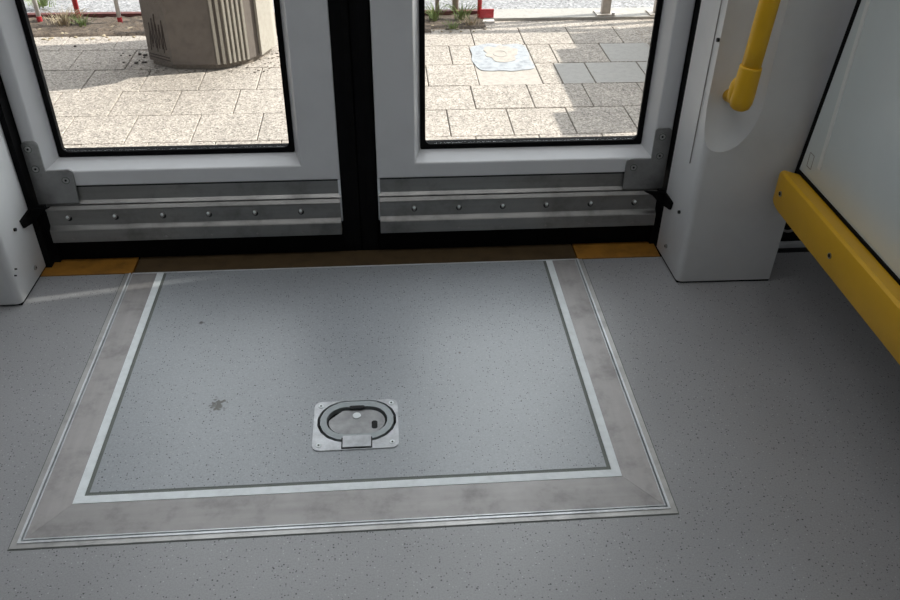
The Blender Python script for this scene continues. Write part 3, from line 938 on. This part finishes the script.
fence([(-1.760, 2.66, .010, 'red', False), (-1.535, 2.645, .0105, 'white_post', True), (-1.370, 2.69, .012, 'red', False), (-1.160, 2.62, .010, 'white_post', True), (-0.93, 2.66, .011, 'red', False)],
      'fence of red and white bars left of the litter bin', -1.9, -0.80, 2.70)
fence([(0.18, 2.68, .011, 'white_post', False), (0.343, 2.69, .010, 'galv', False), (0.433, 2.70, .016, 'galv', False), (0.545, 2.63, .011, 'red', False)],
      'fence end with grey, brown and red bars beside the red plate', 0.05, 0.545, 2.68, True)
# plain metal railing to the right
e = empty('metal_railing', (1.6, 2.67, G), 'bare metal railing on the kerb at upper right', 'railing')
for x in (1.172, 1.437, 1.9, 2.4):
    bm = bmesh.new(); box(bm, x - .021, x + .021, 2.635, 2.665, G + .010, .66); bevel_all(bm, .004, 2)
    p = link('post', bm, M['galv'], e)
    bbox('foot_plate', (x - .05, x + .04, 2.610, 2.690, G + .0102, G + .016), M['galv'], p, .001, 1)
    bm = bmesh.new(); cyl(bm, (x + .033, 2.622, G + .020), .008, .01, 'z', 8); link('foot_bolt', bm, M['screw'], p)
bbox('top_rail', (1.1, 2.5, 2.63, 2.67, .66, .70), M['galv'], e, .003, 2)

# ------------------------------------------------------------------ litter bin
e = empty('litter_bin', (-0.655, 2.28, G), 'brown-grey concrete litter bin with upright ribs, seen through the left door', 'bin')
outline = [(-.925, 2.222), (-.905, 2.064), (-.795, 1.990), (-.622, 1.982), (-.575, 1.995), (-.490, 2.048), (-.470, 2.072), (-.450, 2.10), (-.410, 2.20), (-.410, 2.31), (-.46, 2.38), (-.62, 2.417), (-.80, 2.41), (-.895, 2.34)]
def scaled(pts, k, c=(-0.655, 2.20)):
    return [(c[0] + (p[0] - c[0]) * k, c[1] + (p[1] - c[1]) * k) for p in pts]
bm = bmesh.new()
A = [bm.verts.new((*p, G + .022)) for p in outline]
B = [bm.verts.new((*p, .72)) for p in scaled(outline, .97)]
bm.faces.new(A); bm.faces.new(B[::-1])
for i in range(len(outline)):
    bm.faces.new([A[i], A[(i + 1) % len(A)], B[(i + 1) % len(A)], B[i]])
bevel_all(bm, .007, 2, .15)
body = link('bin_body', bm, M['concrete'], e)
prism_obj('bin_base', scaled(outline, .955), G, G + .022, M['joint'], e)
prism_obj('bin_lid', scaled(outline, 1.02), .72, .78, M['concrete'], e, 'z', .006, 2)
prism_obj('bin_hood', [(-0.97, 2.20), (-0.95, 2.02), (-0.82, 1.915), (-0.55, 1.905), (-0.42, 1.96), (-0.34, 2.08), (-0.33, 2.25), (-0.40, 2.40), (-0.62, 2.44), (-0.85, 2.42)], .16, .24, M['concrete'], e, 'z', .006, 2)  # unseen hood added to widen the shadow the bin casts
# ribs on the front right facets
pa, pb, pc = Vector((-0.622, 1.982)), Vector((-0.575, 1.995)), Vector((-0.490, 2.048))
seg = [(pa, pb, 2), (pb, pc, 5)]
for a, b, n in seg:
    for k in range(n):
        c = a.lerp(b, (k + .55) / n)
        d = (b - a).normalized(); nr = Vector((d.y, -d.x))
        wd = (b - a).length / n * .30
        bm = bmesh.new()
        q = [c - d * wd - nr * .006, c + d * wd - nr * .006, c + d * wd * .75 + nr * .013, c - d * wd * .75 + nr * .013]
        qs = scaled([(p.x, p.y) for p in q], .97)
        A = [bm.verts.new((p.x, p.y, G + .026)) for p in q]
        B = [bm.verts.new((*p, .70)) for p in qs]
        bm.faces.new(A); bm.faces.new(B[::-1])
        for i in range(4): bm.faces.new([A[i], A[(i + 1) % 4], B[(i + 1) % 4], B[i]])
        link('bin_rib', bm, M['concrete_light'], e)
# smooth side panel in the sunlit tone right of a dark joint
bm = bmesh.new()
q = [(-.452, 2.092), (-.412, 2.205), (-.412, 2.31), (-.400, 2.31), (-.399, 2.20), (-.441, 2.083)]
qs = scaled(q, .97)
A = [bm.verts.new((*p, G + .026)) for p in q]; B = [bm.verts.new((*p, .70)) for p in qs]
bm.faces.new(A); bm.faces.new(B[::-1])
for i in range(len(q)): bm.faces.new([A[i], A[(i + 1) % len(q)], B[(i + 1) % len(q)], B[i]])
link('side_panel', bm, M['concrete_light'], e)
# engraved panel lines scratched on the left facet
bm = bmesh.new()
fa, fb = Vector((-0.903, 2.063)), Vector((-0.797, 1.992))
dn = (fb - fa).normalized(); nn = Vector((dn.y, -dn.x))
def on(t, z, w=.002):
    p = fa.lerp(fb, t) + nn * .0012
    return Vector((p.x, p.y, z))
def stroke(t0, z0, t1, z1, r=.0022):
    tube(bm, [on(t0, z0), on((t0 + t1) / 2, (z0 + z1) / 2), on(t1, z1)], r, 6)
for k in range(5):
    t = .16 + k * .14
    stroke(t, -.235 + .03 * (k % 2), t + .09, -.12 + .02 * (k % 3)); stroke(t + .09, -.12, t + .11, -.22)
stroke(.05, -.25, .92, -.252); stroke(.05, -.262, .92, -.264)
link('scratched_marks', bm, M['crumb'], e)

# ------------------------------------------------------------------ unseen blockers added to shape the sun: slit panel, stepped block
bm = bmesh.new()
prism(bm, [(0.10, G), (0.412, G), (0.412, 1.99), (0.398, 2.31), (0.398, 4.4), (0.10, 4.4)], 2.20, 2.24, 'x')
prism(bm, [(0.4185, G), (0.90, G), (0.90, 2.31), (0.470, 2.31), (0.4185, 1.99)], 2.20, 2.24, 'x')
box(bm, 2.20, 2.24, 0.4055, 0.90, 2.311, 4.4)
tag(link('wall_shelter', bm, M['galv']), kind='structure')  # added out of view to block the sun; its slit shapes the floor streak
bm = bmesh.new()
for y0, y1, h in ((1.425, 1.635, .72), (1.6352, 2.135, .65), (2.1352, 2.305, .61), (2.3052, 2.50, .53)):
    box(bm, 1.60, 1.72, y0, y1, G, G + h)
tag(link('wall_platform', bm, M['kerb']), kind='structure')  # added out of view, stepped to cast the shadow on the paving
